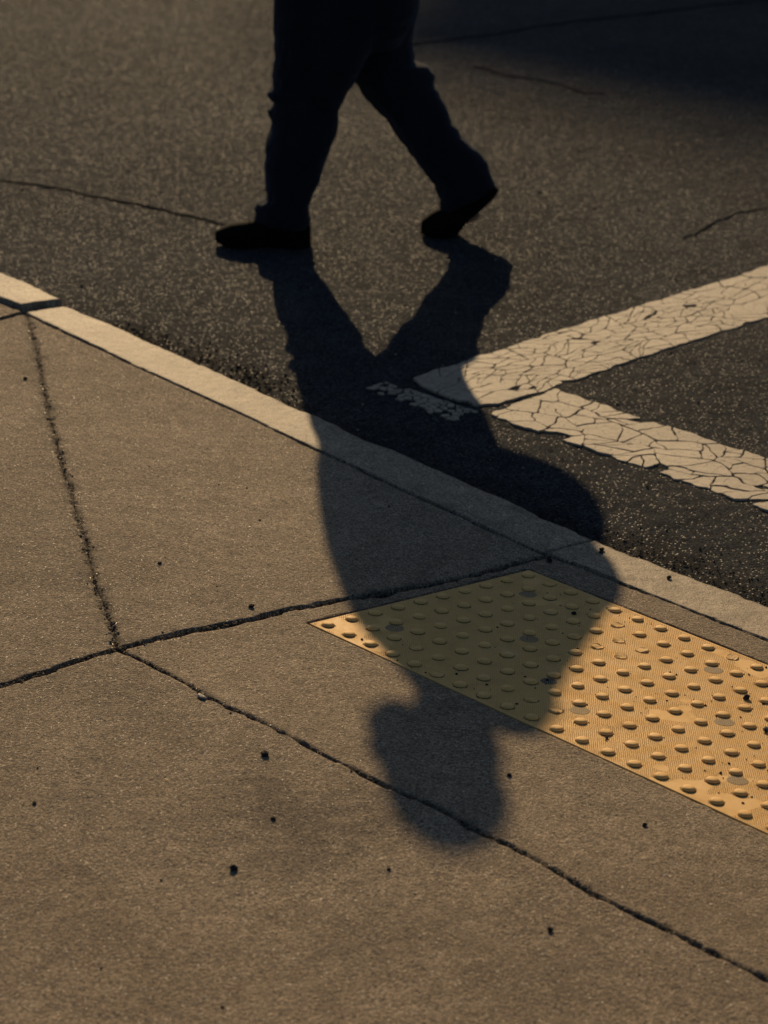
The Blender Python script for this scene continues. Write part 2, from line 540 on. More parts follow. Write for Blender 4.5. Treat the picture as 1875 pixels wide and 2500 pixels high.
xs = np.linspace(-30, 30, 601)
ys = np.concatenate([np.linspace(-25, -3, 45), np.linspace(-2.9, 0.74, 92)])
X, Y = np.meshgrid(xs, ys)
Zb = np.clip(ground_z(np.clip(X, -8, 8), Y), Z_ROAD, None) - 0.0135
walk = link('pavement', grid_mesh('pavement_bed', xs, ys, np.ones(X.shape, bool), Zb, np.ones(X.shape)), BEDDING)
tag(walk, kind='structure')

# pavement slabs: real concrete pieces with worn, chipped rims
STEP = 0.005
xs = np.arange(-2.75, 2.60, STEP)
ys = np.arange(-1.80, 0.72, STEP)
X, Y = np.meshgrid(xs, ys)
near = in_poly(X, Y, [(0.72, -1.80), (2.3, -0.70), (2.6, 0.72), (-2.75, 0.72), (-2.75, 0.40)])
kin_y = np.interp(X, [p[0] for p in KIN], [p[1] for p in KIN])
below = Y < kin_y
j1x = np.interp(Y, [p[1] for p in J1], [p[0] for p in J1])
j3y = np.interp(X, [p[0] for p in J3], [p[1] for p in J3])
j2y = np.interp(X, [p[0] for p in J2], [p[1] for p in J2])
j4x = -1.9985
right = X > j1x
left = ~right
far_left = X < j4x
slabs = [
    (right & (Y < j3y), ['J1', 'J3'], 'wide level slab in the foreground, below the long diagonal joint'),
    (right & (Y >= j3y), ['J1', 'J3', 'KIN'], 'sloping ramp slab that the yellow mat is set into'),
    (left & ~far_left & (Y >= j2y) & (X > -1.995), ['J1', 'J2', 'KIN', 'J4'], 'sloping slab between the bright kerb and the ragged joint'),
    (left & ~far_left & ~((Y >= j2y) & (X > -1.995)), ['J1', 'J2', 'J4'], 'slab at the left edge, left of the ragged joint'),
    (far_left, ['J4', 'KIN'], 'sliver of slab at the left edge above the kerb joint'),
]
mat_d = dist_polyline(X, Y, MAT_EDGE)
in_mat = (X > -0.030) & (X < 1.230) & (Y > -0.022) & (Y < 0.568)
for i, (own, names, lab) in enumerate(slabs):
    own = own & near & below
    sub = np.argwhere(own)
    (r0, c0), (r1, c1) = sub.min(0), sub.max(0)
    sl = (slice(max(r0 - 4, 0), r1 + 5), slice(max(c0 - 4, 0), c1 + 5))
    Zs, ds = surface(X[sl], Y[sl], names, own[sl], i)
    if i == 0:   # old stains
        for (qx, qy, qr, qa) in ((0.60, -0.58, 0.15, 0.85), (0.68, -0.66, 0.10, 0.65), (0.93, -0.72, 0.16, 0.30), (0.05, -0.53, 0.12, 0.40), (1.15, -0.62, 0.14, 0.3)):
            q = np.hypot(X[sl] - qx, Y[sl] - qy) / qr + 0.45 * vnoise(X[sl], Y[sl], 0.06, 71) + 0.3 * vnoise(X[sl], Y[sl], 0.02, 72)
            ds = np.maximum(ds, qa * (1 - sstep(0.2, 1.1, q)))
    if i == 1:   # rebate for the mat with a dirty gap round it
        w = 0.0040 * (1 + 0.5 * vnoise(X[sl], Y[sl], 0.03, 77))
        Zs = np.where(in_mat[sl], Zs - 0.012, Zs - 0.010 * (1 - sstep(0.3, 1.4, mat_d[sl] / w)))
        ds = np.maximum(ds, 1 - sstep(0.8, 2.2, mat_d[sl] / w))
    me = grid_mesh('slab', xs[sl[1]], ys[sl[0]], own[sl], Zs, ds)
    o = link('slab', me, CONCRETE, walk)
    o['label'] = lab

# kerb stones
xs = np.arange(-3.0, 2.60, 0.005)
ys = np.concatenate([np.arange(0.64, 0.815, 0.005), np.arange(0.815, 0.853, 0.0025)])
X, Y = np.meshgrid(xs, ys)
kin_y = np.interp(X, [p[0] for p in KIN], [p[1] for p in KIN])
kj1 = np.interp(Y, [0.60, 0.86], [-2.0125, -2.024])
kj2 = np.interp(Y, [0.60, 0.86], [-0.086, -0.092])
kerb = bpy.data.objects.new('kerb', None)
COL.objects.link(kerb)
tag(kerb, kind='structure')
for i, (own, names, lab) in enumerate([
        (X < kj1, ['KIN', 'KJ1'], 'bright kerb stone cut off by the left edge'),
        ((X >= kj1) & (X < kj2), ['KIN', 'KJ1', 'KJ2'], 'long pale kerb stone crossed by the shadow'),
        (X >= kj2, ['KIN', 'KJ2'], 'low kerb stone beside the yellow mat')]):
    own = own & (Y > kin_y)
    sub = np.argwhere(own)
    (r0, c0), (r1, c1) = sub.min(0), sub.max(0)
    sl = (slice(max(r0 - 4, 0), r1 + 5), slice(max(c0 - 4, 0), c1 + 5))
    x_, y_ = X[sl], Y[sl]
    Zs, ds = surface(x_, y_, names, own[sl], 8 + i)
    if i == 0:
        Zs = Zs + 0.012
    edge = KERB_OUT + 0.0040 * vnoise(x_, y_ * 0, 0.09, 51) + 0.0036 * vnoise(x_, y_ * 0, 0.022, 52) - 0.022 * np.maximum(0, vnoise(x_, y_ * 0, 0.12, 53) - 0.5)
    t = np.clip((y_ - (edge - 0.012)) / 0.018, 0, 1)
    drop = np.where(t < 1, 0.010 * (1 - np.sqrt(np.clip(1 - t * t, 0, 1))), 0.0)
    Zs = np.where(y_ > edge + 0.006, Z_ROAD - 0.03, Zs - drop)
    ds = np.maximum(ds, 0.6 * sstep(edge - 0.016, edge + 0.004, y_))
    ds = np.maximum(ds, 0.55 * sstep(0.35, 0.8, vnoise(x_, y_, 0.10, 55) * 0.7 + 0.5 * vnoise(x_, y_, 0.03, 56)))
    me = grid_mesh('kerb_stone', xs[sl[1]], ys[sl[0]], own[sl], Zs, ds)
    o = link('kerb_stone', me, KERB_C, kerb)
    o['label'] = lab

# ------------------------------------------------------------------ road
yy = [0.80]
while yy[-1] < 7.3:
    yy.append(yy[-1] + 0.0065 + 0.0016 * max(0, yy[-1] - 1.0))
ys = np.array(yy)
xs = np.arange(-7.6, 2.5, 0.0095)
X, Y = np.meshgrid(xs, ys)
near = in_poly(X, Y, [(-3.4, 0.79), (2.5, 0.79), (2.3, 1.6), (-2.6, 7.3), (-5.2, 7.3), (-7.6, 4.0), (-7.6, 3.4)])
Z = Z_ROAD + 0.0022 * vnoise(X, Y, 0.5, 61) + 0.0013 * vnoise(X, Y, 0.12, 62) + 0.0011 * vnoise(X, Y, 0.034, 63) + 0.0009 * vnoise(X, Y, 0.019, 64)
Z = Z - 0.006 * (1 - sstep(0.85, 1.25, Y))
gutter = (1 - sstep(0.03, 0.16, Y - KERB_OUT + 0.05 * vnoise(X, Y, 0.12, 65))) * 0.8
patch = np.zeros_like(X)
for (px, py, pr) in [(-2.05, 1.02, 0.09), (-1.93, 1.03, 0.11), (-1.76, 1.01, 0.13), (-1.63, 0.99, 0.14), (-1.52, 1.02, 0.13), (-1.40, 0.98, 0.13), (-1.25, 0.95, 0.12), (-0.95, 0.96, 0.13), (-0.5, 0.93, 0.10)]:
    dd = np.hypot(X - px, (Y - py) * 1.3) + 0.05 * vnoise(X, Y, 0.05, 66)
    patch = np.maximum(patch, 1 - sstep(pr * 0.4, pr * 1.2, dd))
dirt = np.clip(np.maximum(gutter * (X > -2.4) * 0.8, patch * 0.6), 0, 1)
far_cut = near & (Y > 0.79)
road = link('road', grid_mesh('road', xs, ys, far_cut, Z, dirt), ASPHALT)
tag(road, kind='structure')
rest = link('road', mesh_py('road_beyond', [(-400, 0.78, Z_ROAD - 0.014), (400, 0.78, Z_ROAD - 0.014), (400, 50, Z_ROAD - 0.014), (-400, 50, Z_ROAD - 0.014)], [(0, 1, 2, 3)]), ASPHALT)
tag(rest, kind='structure')


def crack(name, pts, width, label, seed):
    """tar-filled seam: a thin raised bead of bitumen with a ragged edge"""
    L = []
    for (x1, y1), (x2, y2) in zip(pts[:-1], pts[1:]):
        n = max(2, int(math.hypot(x2 - x1, y2 - y1) / 0.012))
        for k in range(n):
            L.append((x1 + (x2 - x1) * k / n, y1 + (y2 - y1) * k / n))
    L.append(pts[-1])
    L = np.array(L)
    T = np.gradient(L, axis=0)
    T /= np.linalg.norm(T, axis=1)[:, None] + 1e-9
    N = np.stack([-T[:, 1], T[:, 0]], -1)
    s = np.arange(len(L)) * 0.012
    off = 0.010 * vnoise(s, s * 0, 0.11, seed) + 0.006 * vnoise(s, s * 0, 0.035, seed + 1)
    w = width * (0.55 + 0.45 * vnoise(s, s * 0, 0.06, seed + 2)) + 0.0012
    C = L + N * off[:, None]
    V = []
    for side, hz in ((-1, 0.0015), (-0.5, 0.0045), (0.5, 0.0045), (1, 0.0015)):
        P = C + N * (w * side)[:, None]
        V.append(np.c_[P, np.full(len(P), Z_ROAD + hz) + 0.0022 * vnoise(P[:, 0], P[:, 1], 0.5, 61) + 0.0013 * vnoise(P[:, 0], P[:, 1], 0.12, 62)])
    V = np.stack(V, 1)
    n = len(C)
    idx = np.arange(n * 4).reshape(n, 4)
    q = np.concatenate([np.stack([idx[:-1, k], idx[:-1, k + 1], idx[1:, k + 1], idx[1:, k]], -1) for k in range(3)])
    o = link(name, mesh_np(name, V.reshape(-1, 3), q), TAR)
    tag(o, label, 'road crack', 'cracks in the asphalt')


crack('road_crack', [(-4.3, 1.62), (-3.7118, 1.7559), (-3.616, 1.8028), (-3.4576, 1.8421), (-3.2719, 1.8771), (-3.0807, 1.9223), (-2.8763, 1.9333), (-2.725, 1.9441)], 0.0062, 'dark crack running from the left edge to the front shoe', 300)
crack('road_crack', [(-4.72, 3.95), (-4.6801, 4.1603), (-4.6038, 4.5035), (-4.5835, 4.6775), (-4.5497, 4.9082), (-4.546, 5.2308), (-4.5035, 5.5242), (-4.4521, 5.8173), (-4.3937, 6.2038), (-4.3353, 6.4472), (-4.28, 6.9)], 0.011, 'long straight seam inside the big shadow at top right', 310)
crack('road_crack', [(-1.655, 2.90), (-1.7153, 3.0978), (-1.759, 3.254), (-1.7247, 3.384), (-1.66, 3.62)], 0.0032, 'short fine crack at the right edge above the paint line', 320)
crack('road_crack', [(-4.0602, 4.3146), (-3.852, 4.3083), (-3.6861, 4.3269), (-3.5409, 4.3261), (-3.3926, 4.2696), (-3.3214, 4.3172)], 0.0045, 'faint broken crack behind the raised heel', 330)


# ------------------------------------------------------------------ crossing lines: cracked paint pieces
def clip_half(poly, a, b, c):
    """keep a x + b y <= c"""
    out = []
    n = len(poly)
    for i in range(n):
        p, q = poly[i], poly[(i + 1) % n]
        dp, dq = a * p[0] + b * p[1] - c, a * q[0] + b * q[1] - c
        if dp <= 0:
            out.append(p)
        if (dp < 0 < dq) or (dq < 0 < dp):
            t = dp / (dp - dq)
            out.append((p[0] + (q[0] - p[0]) * t, p[1] + (q[1] - p[1]) * t))
    return out


def area(poly):
    return 0.5 * sum(p[0] * q[1] - q[0] * p[1] for p, q in zip(poly, poly[1:] + poly[:1]))


def cells(seeds, bounds, kx=1.0, ky=1.0):
    """Voronoi cells, stretched along the line by measuring distance on squeezed axes"""
    S = np.array(seeds) * (kx, ky)
    out = []
    for poly, s in cells0(S):
        poly = [(p[0] / kx, p[1] / ky) for p in poly]
        for (a, b, c) in bounds:
            if len(poly) >= 3:
                poly = clip_half(poly, a, b, c)
        if len(poly) >= 3 and abs(area(poly)) > 0.00012:
            out.append((poly, s / (kx, ky)))
    return out


def cells0(S):
    out = []
    for i, s in enumerate(S):
        poly = [(s[0] - 0.4, s[1] - 0.4), (s[0] + 0.4, s[1] - 0.4), (s[0] + 0.4, s[1] + 0.4), (s[0] - 0.4, s[1] + 0.4)]
        d = np.hypot(*(S - s).T)
        for j in np.argsort(d)[1:26]:
            m = (S[j] + s) / 2
            v = S[j] - s
            poly = clip_half(poly, v[0], v[1], v @ m)
            if len(poly) < 3:
                break
        if len(poly) >= 3:
            out.append((poly, s))
    return out


def paint_piece(parent, poly, seed, gap, thick, wob=0.0022, rng_=random):
    cx = sum(p[0] for p in poly) / len(poly)
    cy = sum(p[1] for p in poly) / len(poly)
    if area(poly) < 0:
        poly = poly[::-1]
    # inset every edge by half the gap
    ins = list(poly)
    for p, q in zip(poly, poly[1:] + poly[:1]):
        ex, ey = q[0] - p[0], q[1] - p[1]
        L = math.hypot(ex, ey)
        if L < 1e-6:
            continue
        nx, ny = ey / L, -ex / L
        ins = clip_half(ins, nx, ny, nx * p[0] + ny * p[1] - gap * (0.30 + 1.3 * rng_.random() ** 2))
        if len(ins) < 3:
            return
    ring = []
    for p, q in zip(ins, ins[1:] + ins[:1]):
        L = math.hypot(q[0] - p[0], q[1] - p[1])
        n = max(1, min(7, int(L / 0.009)))
        for k in range(n):
            ring.append((p[0] + (q[0] - p[0]) * k / n, p[1] + (q[1] - p[1]) * k / n))
    if len(ring) < 4:
        return
    R = np.array(ring)
    R = 0.8 * R + 0.1 * (np.roll(R, 1, 0) + np.roll(R, -1, 0))
    qx, qy = R[:, 0].copy(), R[:, 1].copy()
    for wl, amp in ((0.06, 3.2), (0.026, 2.2), (0.012, 0.9)):      # neighbours share the wobble, so cracks stay thin
        R[:, 0] += wob * amp * vnoise(qx, qy, wl, 400)
        R[:, 1] += wob * amp * vnoise(qx, qy, wl, 409)
    c = R.mean(0)
    tx, ty = rng_.uniform(-0.012, 0.012), rng_.uniform(-0.012, 0.012)
    n = len(R)
    V = []
    base = 0.0022 * vnoise(R[:, 0], R[:, 1], 0.5, 61) + 0.0013 * vnoise(R[:, 0], R[:, 1], 0.12, 62)
    Ri = c + (R - c) * 0.96
    top = thick + tx * (R[:, 0] - c[0]) + ty * (R[:, 1] - c[1]) + base
    for k in range(n):
        V.append((R[k, 0] - c[0], R[k, 1] - c[1], -0.004))
    for k in range(n):
        V.append((R[k, 0] - c[0], R[k, 1] - c[1], top[k] - 0.0008))
    for k in range(n):
        V.append((Ri[k, 0] - c[0], Ri[k, 1] - c[1], top[k]))
    F = []
    for k in range(n):
        k2 = (k + 1) % n
        F += [(k, k2, n + k2, n + k), (n + k, n + k2, 2 * n + k2, 2 * n + k)]
    F.append(tuple(range(2 * n, 3 * n)))
    o = link('paint_piece', mesh_py('paint_piece', V, F), PAINT, parent)
    o.location = (c[0], c[1], Z_ROAD)
    return o


def seeds_in(fn, x0, x1, y0, y1, spacing, count, rs):
    pts = []
    for _ in range(count):
        p = (rs.uniform(x0, x1), rs.uniform(y0, y1))
        if not fn(p):
            continue
        s = spacing(p)
        if all((p[0] - q[0]) ** 2 + (p[1] - q[1]) ** 2 > s * s for q in pts):
            pts.append(p)
    return pts


def shatter(poly, limit, rs_, ax=(1.0, 1.0)):
    """split a piece along random cracks until it is small enough: cracks end on older cracks"""
    A = abs(area(poly))
    if A < limit * (0.5 + 1.6 * rs_.random()) or A < 0.0005:
        return [poly]
    k = len(poly)
    cx = sum(p[0] for p in poly) / k
    cy = sum(p[1] for p in poly) / k
    ex = max(p[0] for p in poly) - min(p[0] for p in poly)
    ey = max(p[1] for p in poly) - min(p[1] for p in poly)
    cx += rs_.uniform(-0.2, 0.2) * ex
    cy += rs_.uniform(-0.2, 0.2) * ey
    if ex * ax[0] > ey * ax[1]:
        n = (1.0, rs_.uniform(-0.9, 0.9))
    else:
        n = (rs_.uniform(-0.9, 0.9), 1.0)
    c = n[0] * cx + n[1] * cy
    a_ = clip_half(poly, n[0], n[1], c)
    b_ = clip_half(poly, -n[0], -n[1], -c)
    out = []
    for q in (a_, b_):
        if len(q) >= 3:
            out += shatter(q, limit, rs_, ax)
    return out


rs = random.Random(5)
line_a = bpy.data.objects.new('crosswalk_line', None)
COL.objects.link(line_a)
tag(line_a, 'cracked whitish crossing line running from the shadow off to the upper right', 'road marking', 'painted crossing lines')


def xa0(y):
    return -1.205 - 0.052 * (y - 1.33)


def xa1(y):
    return -0.897 - 0.042 * (y - 1.4)


boundsA = [(-1, -0.052, 1.205 - 0.052 * 1.33), (1, 0.042, -0.897 + 0.042 * 1.4), (0, 1, 5.2),
           (-0.198, -1.0, -1.0794), (0.162, -1.0, -1.4452), (1.573, -1.0, -2.753)]
sa = seeds_in(lambda p: xa0(p[1]) < p[0] < xa1(p[1]) and p[1] > 1.27, -1.5, -0.85, 1.27, 5.2,
              lambda p: 0.10 if p[1] < 1.46 else 0.06 + 0.05 * rs.random(), 1000, rs)
for cell_poly, s in cells(sa, boundsA, 1.4, 0.8):
    big_piece = s[1] < 1.46
    for poly in shatter(cell_poly, 0.012 if big_piece else (0.0021 if s[1] < 2.45 else 0.006 if s[1] < 3.1 else 0.015), rs, (1.7, 0.8)):
        if abs(area(poly)) < 0.0007 and rs.random() < 0.25:
            continue
        paint_piece(line_a, poly, 0, 0.0009 + 0.0005 * rs.random(), 0.0055 if big_piece else 0.0034, 0.0022, rs)

line_b = bpy.data.objects.new('crosswalk_line', None)
COL.objects.link(line_b)
tag(line_b, 'crazed whitish line with broken front edge, along the kerb at right', 'road marking', 'painted crossing lines')
boundsB = [(0, -1, -1.267), (0, 1, 1.535), (-1, -0.12, 0.875 - 0.12 * 1.4), (1, 0, 1.9)]
sb = seeds_in(lambda p: -0.92 < p[0] < 1.9 and 1.265 < p[1] < 1.54, -0.92, 1.9, 1.265, 1.54, lambda p: 0.06 + 0.06 * rs.random(), 640, rs)
for cell_poly, s in cells(sb, boundsB, 0.8, 1.2):
    for poly in shatter(cell_poly, 0.0042 if s[0] < 0.4 else 0.010, rs, (0.9, 1.2)):
        py = sum(q[1] for q in poly) / len(poly)
        px = sum(q[0] for q in poly) / len(poly)
        if abs(area(poly)) < 0.0011 and rs.random() < 0.30 or (py < 1.30 and rs.random() < 0.35):
            continue
        th = 0.0050 if (px < -0.40 and py < 1.40) else (0.0048 if rs.random() < 0.14 else 0.0034)
        paint_piece(line_b, poly, 0, 0.0013 + 0.0012 * rs.random(), th, 0.0028, rs)

line_c = bpy.data.objects.new('paint_sliver', None)
COL.objects.link(line_c)
tag(line_c, 'small flaking strip of white paint lying in the shadow before the line', 'road marking')
boundsC = [(-0.10, -1, -1.29 + 0.0), (0.0, 1, 1.262), (-1, 0, 1.225), (1, 0, -0.89)]
boundsC[0] = (-0.05, -1.0, -1.125)
sc_ = seeds_in(lambda p: -1.225 < p[0] < -0.89 and 1.165 < p[1] < 1.262, -1.225, -0.89, 1.165, 1.262, lambda p: 0.010 + 0.018 * rs.random(), 700, rs)
for poly, s in cells(sc_, boundsC):
    if rs.random() < (0.38 if s[1] < 1.20 else 0.08):
        continue
    paint_piece(line_c, poly, int(s[0] * 1000) & 255, 0.0015, 0.0032, 0.0024, rs)

# ------------------------------------------------------------------ yellow tactile mat
PITCH = 0.06
ANG = -math.atan(SLOPE)
NX, NY = 21, 10
x0, x1, y0, y1 = -0.027, NX * PITCH - 0.033, -0.024, 0.5705
PT = -0.0052                       # top of the plate
V, F = [], []
bev = 0.0012
for z, ins in ((PT - 0.006, 0), (PT - bev, 0), (PT, bev)):
    V += [(x0 + ins, y0 + ins, z), (x1 - ins, y0 + ins, z), (x1 - ins, y1 - ins, z), (x0 + ins, y1 - ins, z)]
for r_ in range(2):
    for k in range(4):
        k2 = (k + 1) % 4
        F.append((r_ * 4 + k, r_ * 4 + k2, r_ * 4 + 4 + k2, r_ * 4 + 4 + k))
F.append((8, 9, 10, 11))
mat = link('tactile_mat', mesh_py('tactile_mat', V, F), YELLOW)
mat.rotation_euler = (ANG, 0, 0)
tag(mat, 'yellow tactile warning mat with rows of domes set into the ramp slab', 'tactile paving')


def lathe(profile, seg, squash=None):
    V, F = [], []
    for r, z in profile:
        for k in range(seg):
            a = 2 * math.pi * k / seg
            V.append((r * math.cos(a), r * math.sin(a), z))
    for i in range(len(profile) - 1):
        for k in range(seg):
            k2 = (k + 1) % seg
            F.append((i * seg + k, i * seg + k2, (i + 1) * seg + k2, (i + 1) * seg + k))
    F.append(tuple(range((len(profile) - 1) * seg, len(profile) * seg)))
    return V, F


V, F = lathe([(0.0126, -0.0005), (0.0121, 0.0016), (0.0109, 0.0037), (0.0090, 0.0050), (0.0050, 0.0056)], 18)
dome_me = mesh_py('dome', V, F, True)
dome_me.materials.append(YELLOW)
dome_me.materials.append(DOME_SHADE_M)
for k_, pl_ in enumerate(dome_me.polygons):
    if k_ < 18:                         # steep foot of each dome coloured darker, as painted shade
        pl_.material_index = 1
Vr, Fr = [], []
for k_ in range(24):                    # thin ragged dark collar, shade painted round the foot
    a_ = 2 * math.pi * k_ / 24
    ro_ = 0.0143 + 0.0012 * math.sin(k_ * 2.7) + 0.0007 * math.sin(k_ * 5.1)
    Vr += [(0.0118 * math.cos(a_), 0.0118 * math.sin(a_), 0.0011), (ro_ * math.cos(a_), ro_ * math.sin(a_), 0.0002)]
for k_ in range(24):
    n_ = (k_ + 1) % 24
    Fr.append((2 * k_, 2 * k_ + 1, 2 * n_ + 1, 2 * n_))
collar_me = mesh_py('shade_collar', Vr, Fr, True)
collar_me.materials.append(DOME_SHADE_M)
worn = []
for v_ in range(3):
    rr = random.Random(40 + v_)
    V2 = []
    ax = rr.uniform(0, 6.28)
    for (x, y, z) in V:
        u = x * math.cos(ax) + y * math.sin(ax)
        lim = 0.0016 + 0.0026 * (0.5 + 0.5 * math.tanh(u / 0.004)) + 0.0006 * rr.uniform(-1, 1)
        V2.append((x * (1 + 0.08 * rr.uniform(-1, 1)), y * (1 + 0.08 * rr.uniform(-1, 1)), min(z, lim * (0.75 if z > 0.004 else 1))))
    me = mesh_py('worn_dome', V2, F, False)
    me.materials.append(YELLOW)
    worn.append(me)
BROKEN = {(3, 1): 0, (5, 0): 1, (5, 8): 2, (6, 6): 0, (7, 6): 1, (7, 7): 2, (6, 7): 1, (9, 1): 0, (9, 9): 2, (8, 1): 1, (1, 9): 0}
anchors = [(1.31, 7.67), (1.31, 1.65), (4.33, 4.65), (9.37, 1.63), (9.37, 7.65), (12.36, 4.64), (15.38, 1.63), (17.4, 7.65)]
for i in range(NX):
    for j in range(NY):
        b = BROKEN.get((i, j))
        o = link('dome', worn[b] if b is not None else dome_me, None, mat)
        o.location = (i * PITCH, j * PITCH, PT)
        o.rotation_euler = (0, 0, random.uniform(0, 6.28))
        if random.random() < 0.75:
            link('shade_collar', collar_me, None, o)
        if b is not None:
            o['label'] = 'worn-down, scraped dome'
Va, Fa = lathe([(0.0185, -0.002), (0.0185, 0.0006), (0.0175, 0.0011)], 24)
anc_me = mesh_py('anchor_disc', Va, Fa)
anc_me.materials.append(ANCHOR_M)
anc_dark = mesh_py('anchor_disc_dark', Va, Fa)
anc_dark.materials.append(ANCHOR_DARK)
for (a, b) in anchors:
    o = link('anchor_disc', anc_me, None, mat)
    o.location = (a * PITCH, b * PITCH, PT - 0.0006)
o = link('anchor_disc', anc_dark, None, mat)
o.location = (7.22 * PITCH, 2.55 * PITCH, PT - 0.0006)
o.scale = (0.85, 0.85, 1)
o['label'] = 'black open anchor hole'
# moulded grip texture: thousands of tiny raised lozenges
p = 0.0050
ii, jj = np.meshgrid(np.arange(int((x1 - x0 - 0.006) / p)), np.arange(int((y1 - y0 - 0.006) / (p * 0.5))))
gx = (x0 + 0.004 + ii * p + (jj % 2) * p * 0.5).ravel() + rng.uniform(-0.0006, 0.0006, ii.size)
gy = (y0 + 0.004 + jj * p * 0.5).ravel() + rng.uniform(-0.0005, 0.0005, ii.size)
dx = np.abs((gx / PITCH) - np.round(gx / PITCH)) * PITCH
dy = np.abs((gy / PITCH) - np.round(gy / PITCH)) * PITCH
ok = np.hypot(dx, dy) > 0.0145
wearm = vnoise(gx, gy, 0.11, 81) + 0.6 * vnoise(gx, gy, 0.03, 82)
hgt = np.where(wearm > 0.75, 0.0004, 0.0012) * (1 + 0.25 * vnoise(gx, gy, 0.006, 83))
gx, gy, hgt = gx[ok], gy[ok], hgt[ok]
n = len(gx)
h_ = 0.00140
Vt = np.zeros((n, 5, 3))
for k, (a, b) in enumerate(((-h_, 0), (0, -h_), (h_, 0), (0, h_))):
    Vt[:, k, 0] = gx + a
    Vt[:, k, 1] = gy + b
    Vt[:, k, 2] = PT - 0.0002
Vt[:, 4, 0] = gx
Vt[:, 4, 1] = gy
Vt[:, 4, 2] = PT + hgt
base = (np.arange(n) * 5)[:, None]
T = np.concatenate([base + np.array([[k, (k + 1) % 4, 4]]) for k in range(4)])
o = link('grip_texture', mesh_np('grip_texture', Vt.reshape(-1, 3), T, False), YELLOW, mat)
tag(o, kind='stuff')


# ------------------------------------------------------------------ the walker
PO = Vector((-2.32987, 2.13369, Z_ROAD))
PR = Vector((0.671705, 0.740818, 0))       # towards the walker's back
PT_ = Vector((0.740818, -0.671705, 0))     # towards the walker's left


def pw(s, lat, h):
    v = PO + PR * s + PT_ * lat
    return (v.x, v.y, Z_ROAD + h)


def loft(bm, rings, seg=28, power=2.3):
    """rings: (h, front s, back s, lateral centre, lateral half width[, tilt ds/dh handled by caller])"""
    prev = None
    first = None
    for (h, f, b, lc, lw) in rings:
        c, hw = (f + b) / 2, (b - f) / 2
        hf, hb = h if isinstance(h, tuple) else (h, h)
        ring = []
        for k in range(seg):
            a = 2 * math.pi * k / seg
            ca, sa_ = math.cos(a), math.sin(a)
            e = 2.0 / power
            ring.append(bm.verts.new(pw(c + hw * math.copysign(abs(ca) ** e, ca), lc + lw * math.copysign(abs(sa_) ** e, sa_), (hf + hb) / 2 + (hb - hf) / 2 * math.copysign(abs(ca) ** e, ca))))
        if prev:
            for k in range(seg):
                k2 = (k + 1) % seg
                bm.faces.new((prev[k], prev[k2], ring[k2], ring[k]))
        else:
            first = ring
        prev = ring
    bm.faces.new(list(reversed(first)))
    bm.faces.new(prev)


def tube(bm, pts, seg=20):
    """pts: (s, lat, h, radius) joined into a tapered tube with round ends"""
    P = [Vector(pw(*q[:3])) for q in pts]
    Rr = [q[3] for q in pts]
    # resample with Catmull-Rom
    Q, RQ = [], []
    n = len(P)
    for i in range(n - 1):
        p0, p1, p2, p3 = P[max(i - 1, 0)], P[i], P[i + 1], P[min(i + 2, n - 1)]
        for k in range(6):
            t = k / 6
            Q.append(0.5 * ((2 * p1) + (p2 - p0) * t + (2 * p0 - 5 * p1 + 4 * p2 - p3) * t * t + (3 * p1 - p0 - 3 * p2 + p3) * t ** 3))
            RQ.append(Rr[i] + (Rr[i + 1] - Rr[i]) * t)
    Q.append(P[-1])
    RQ.append(Rr[-1])
    d0 = (Q[1] - Q[0]).normalized()
    d1 = (Q[-1] - Q[-2]).normalized()
    r0, r1_ = RQ[0], RQ[-1]
    Q = [Q[0] - d0 * r0 * 0.95, Q[0] - d0 * r0 * 0.7] + Q + [Q[-1] + d1 * r1_ * 0.7, Q[-1] + d1 * r1_ * 0.95]
    RQ = [r0 * 0.3, r0 * 0.72] + RQ + [r1_ * 0.72, r1_ * 0.3]
    prev = first = None
    for i, q in enumerate(Q):
        d = (Q[min(i + 1, len(Q) - 1)] - Q[max(i - 1, 0)]).normalized()
        u = d.cross(Vector(PT_)).normalized() if abs(d.dot(Vector(PT_))) < 0.95 else d.cross(Vector((0, 0, 1))).normalized()
        w = d.cross(u)
        ring = [bm.verts.new(q + (u * math.cos(2 * math.pi * k / seg) + w * math.sin(2 * math.pi * k / seg)) * RQ[i]) for k in range(seg)]
        if prev:
            for k in range(seg):
                k2 = (k + 1) % seg
                bm.faces.new((prev[k], prev[k2], ring[k2], ring[k]))
        else:
            first = ring
        prev = ring
    bm.faces.new(list(reversed(first)))
    bm.faces.new(prev)


def ball(bm, c, rad, seg=20):
    """ellipsoid: centre (s, lat, h), radii along s, lat, h"""
    prev = None
    top = bm.verts.new(pw(c[0], c[1], c[2] + rad[2]))
    bot = bm.verts.new(pw(c[0], c[1], c[2] - rad[2]))
    rows = 12
    first = None
    for i in range(1, rows):
        t = math.pi * i / rows
        ring = [bm.verts.new(pw(c[0] + rad[0] * math.sin(t) * math.cos(2 * math.pi * k / seg), c[1] + rad[1] * math.sin(t) * math.sin(2 * math.pi * k / seg), c[2] + rad[2] * math.cos(t))) for k in range(seg)]
        for k in range(seg):
            k2 = (k + 1) % seg
            if prev:
                bm.faces.new((prev[k], prev[k2], ring[k2], ring[k]))
            else:
                bm.faces.new((top, ring[k], ring[k2]))
        prev = ring
    for k in range(seg):
        bm.faces.new((bot, prev[(k + 1) % seg], prev[k]))


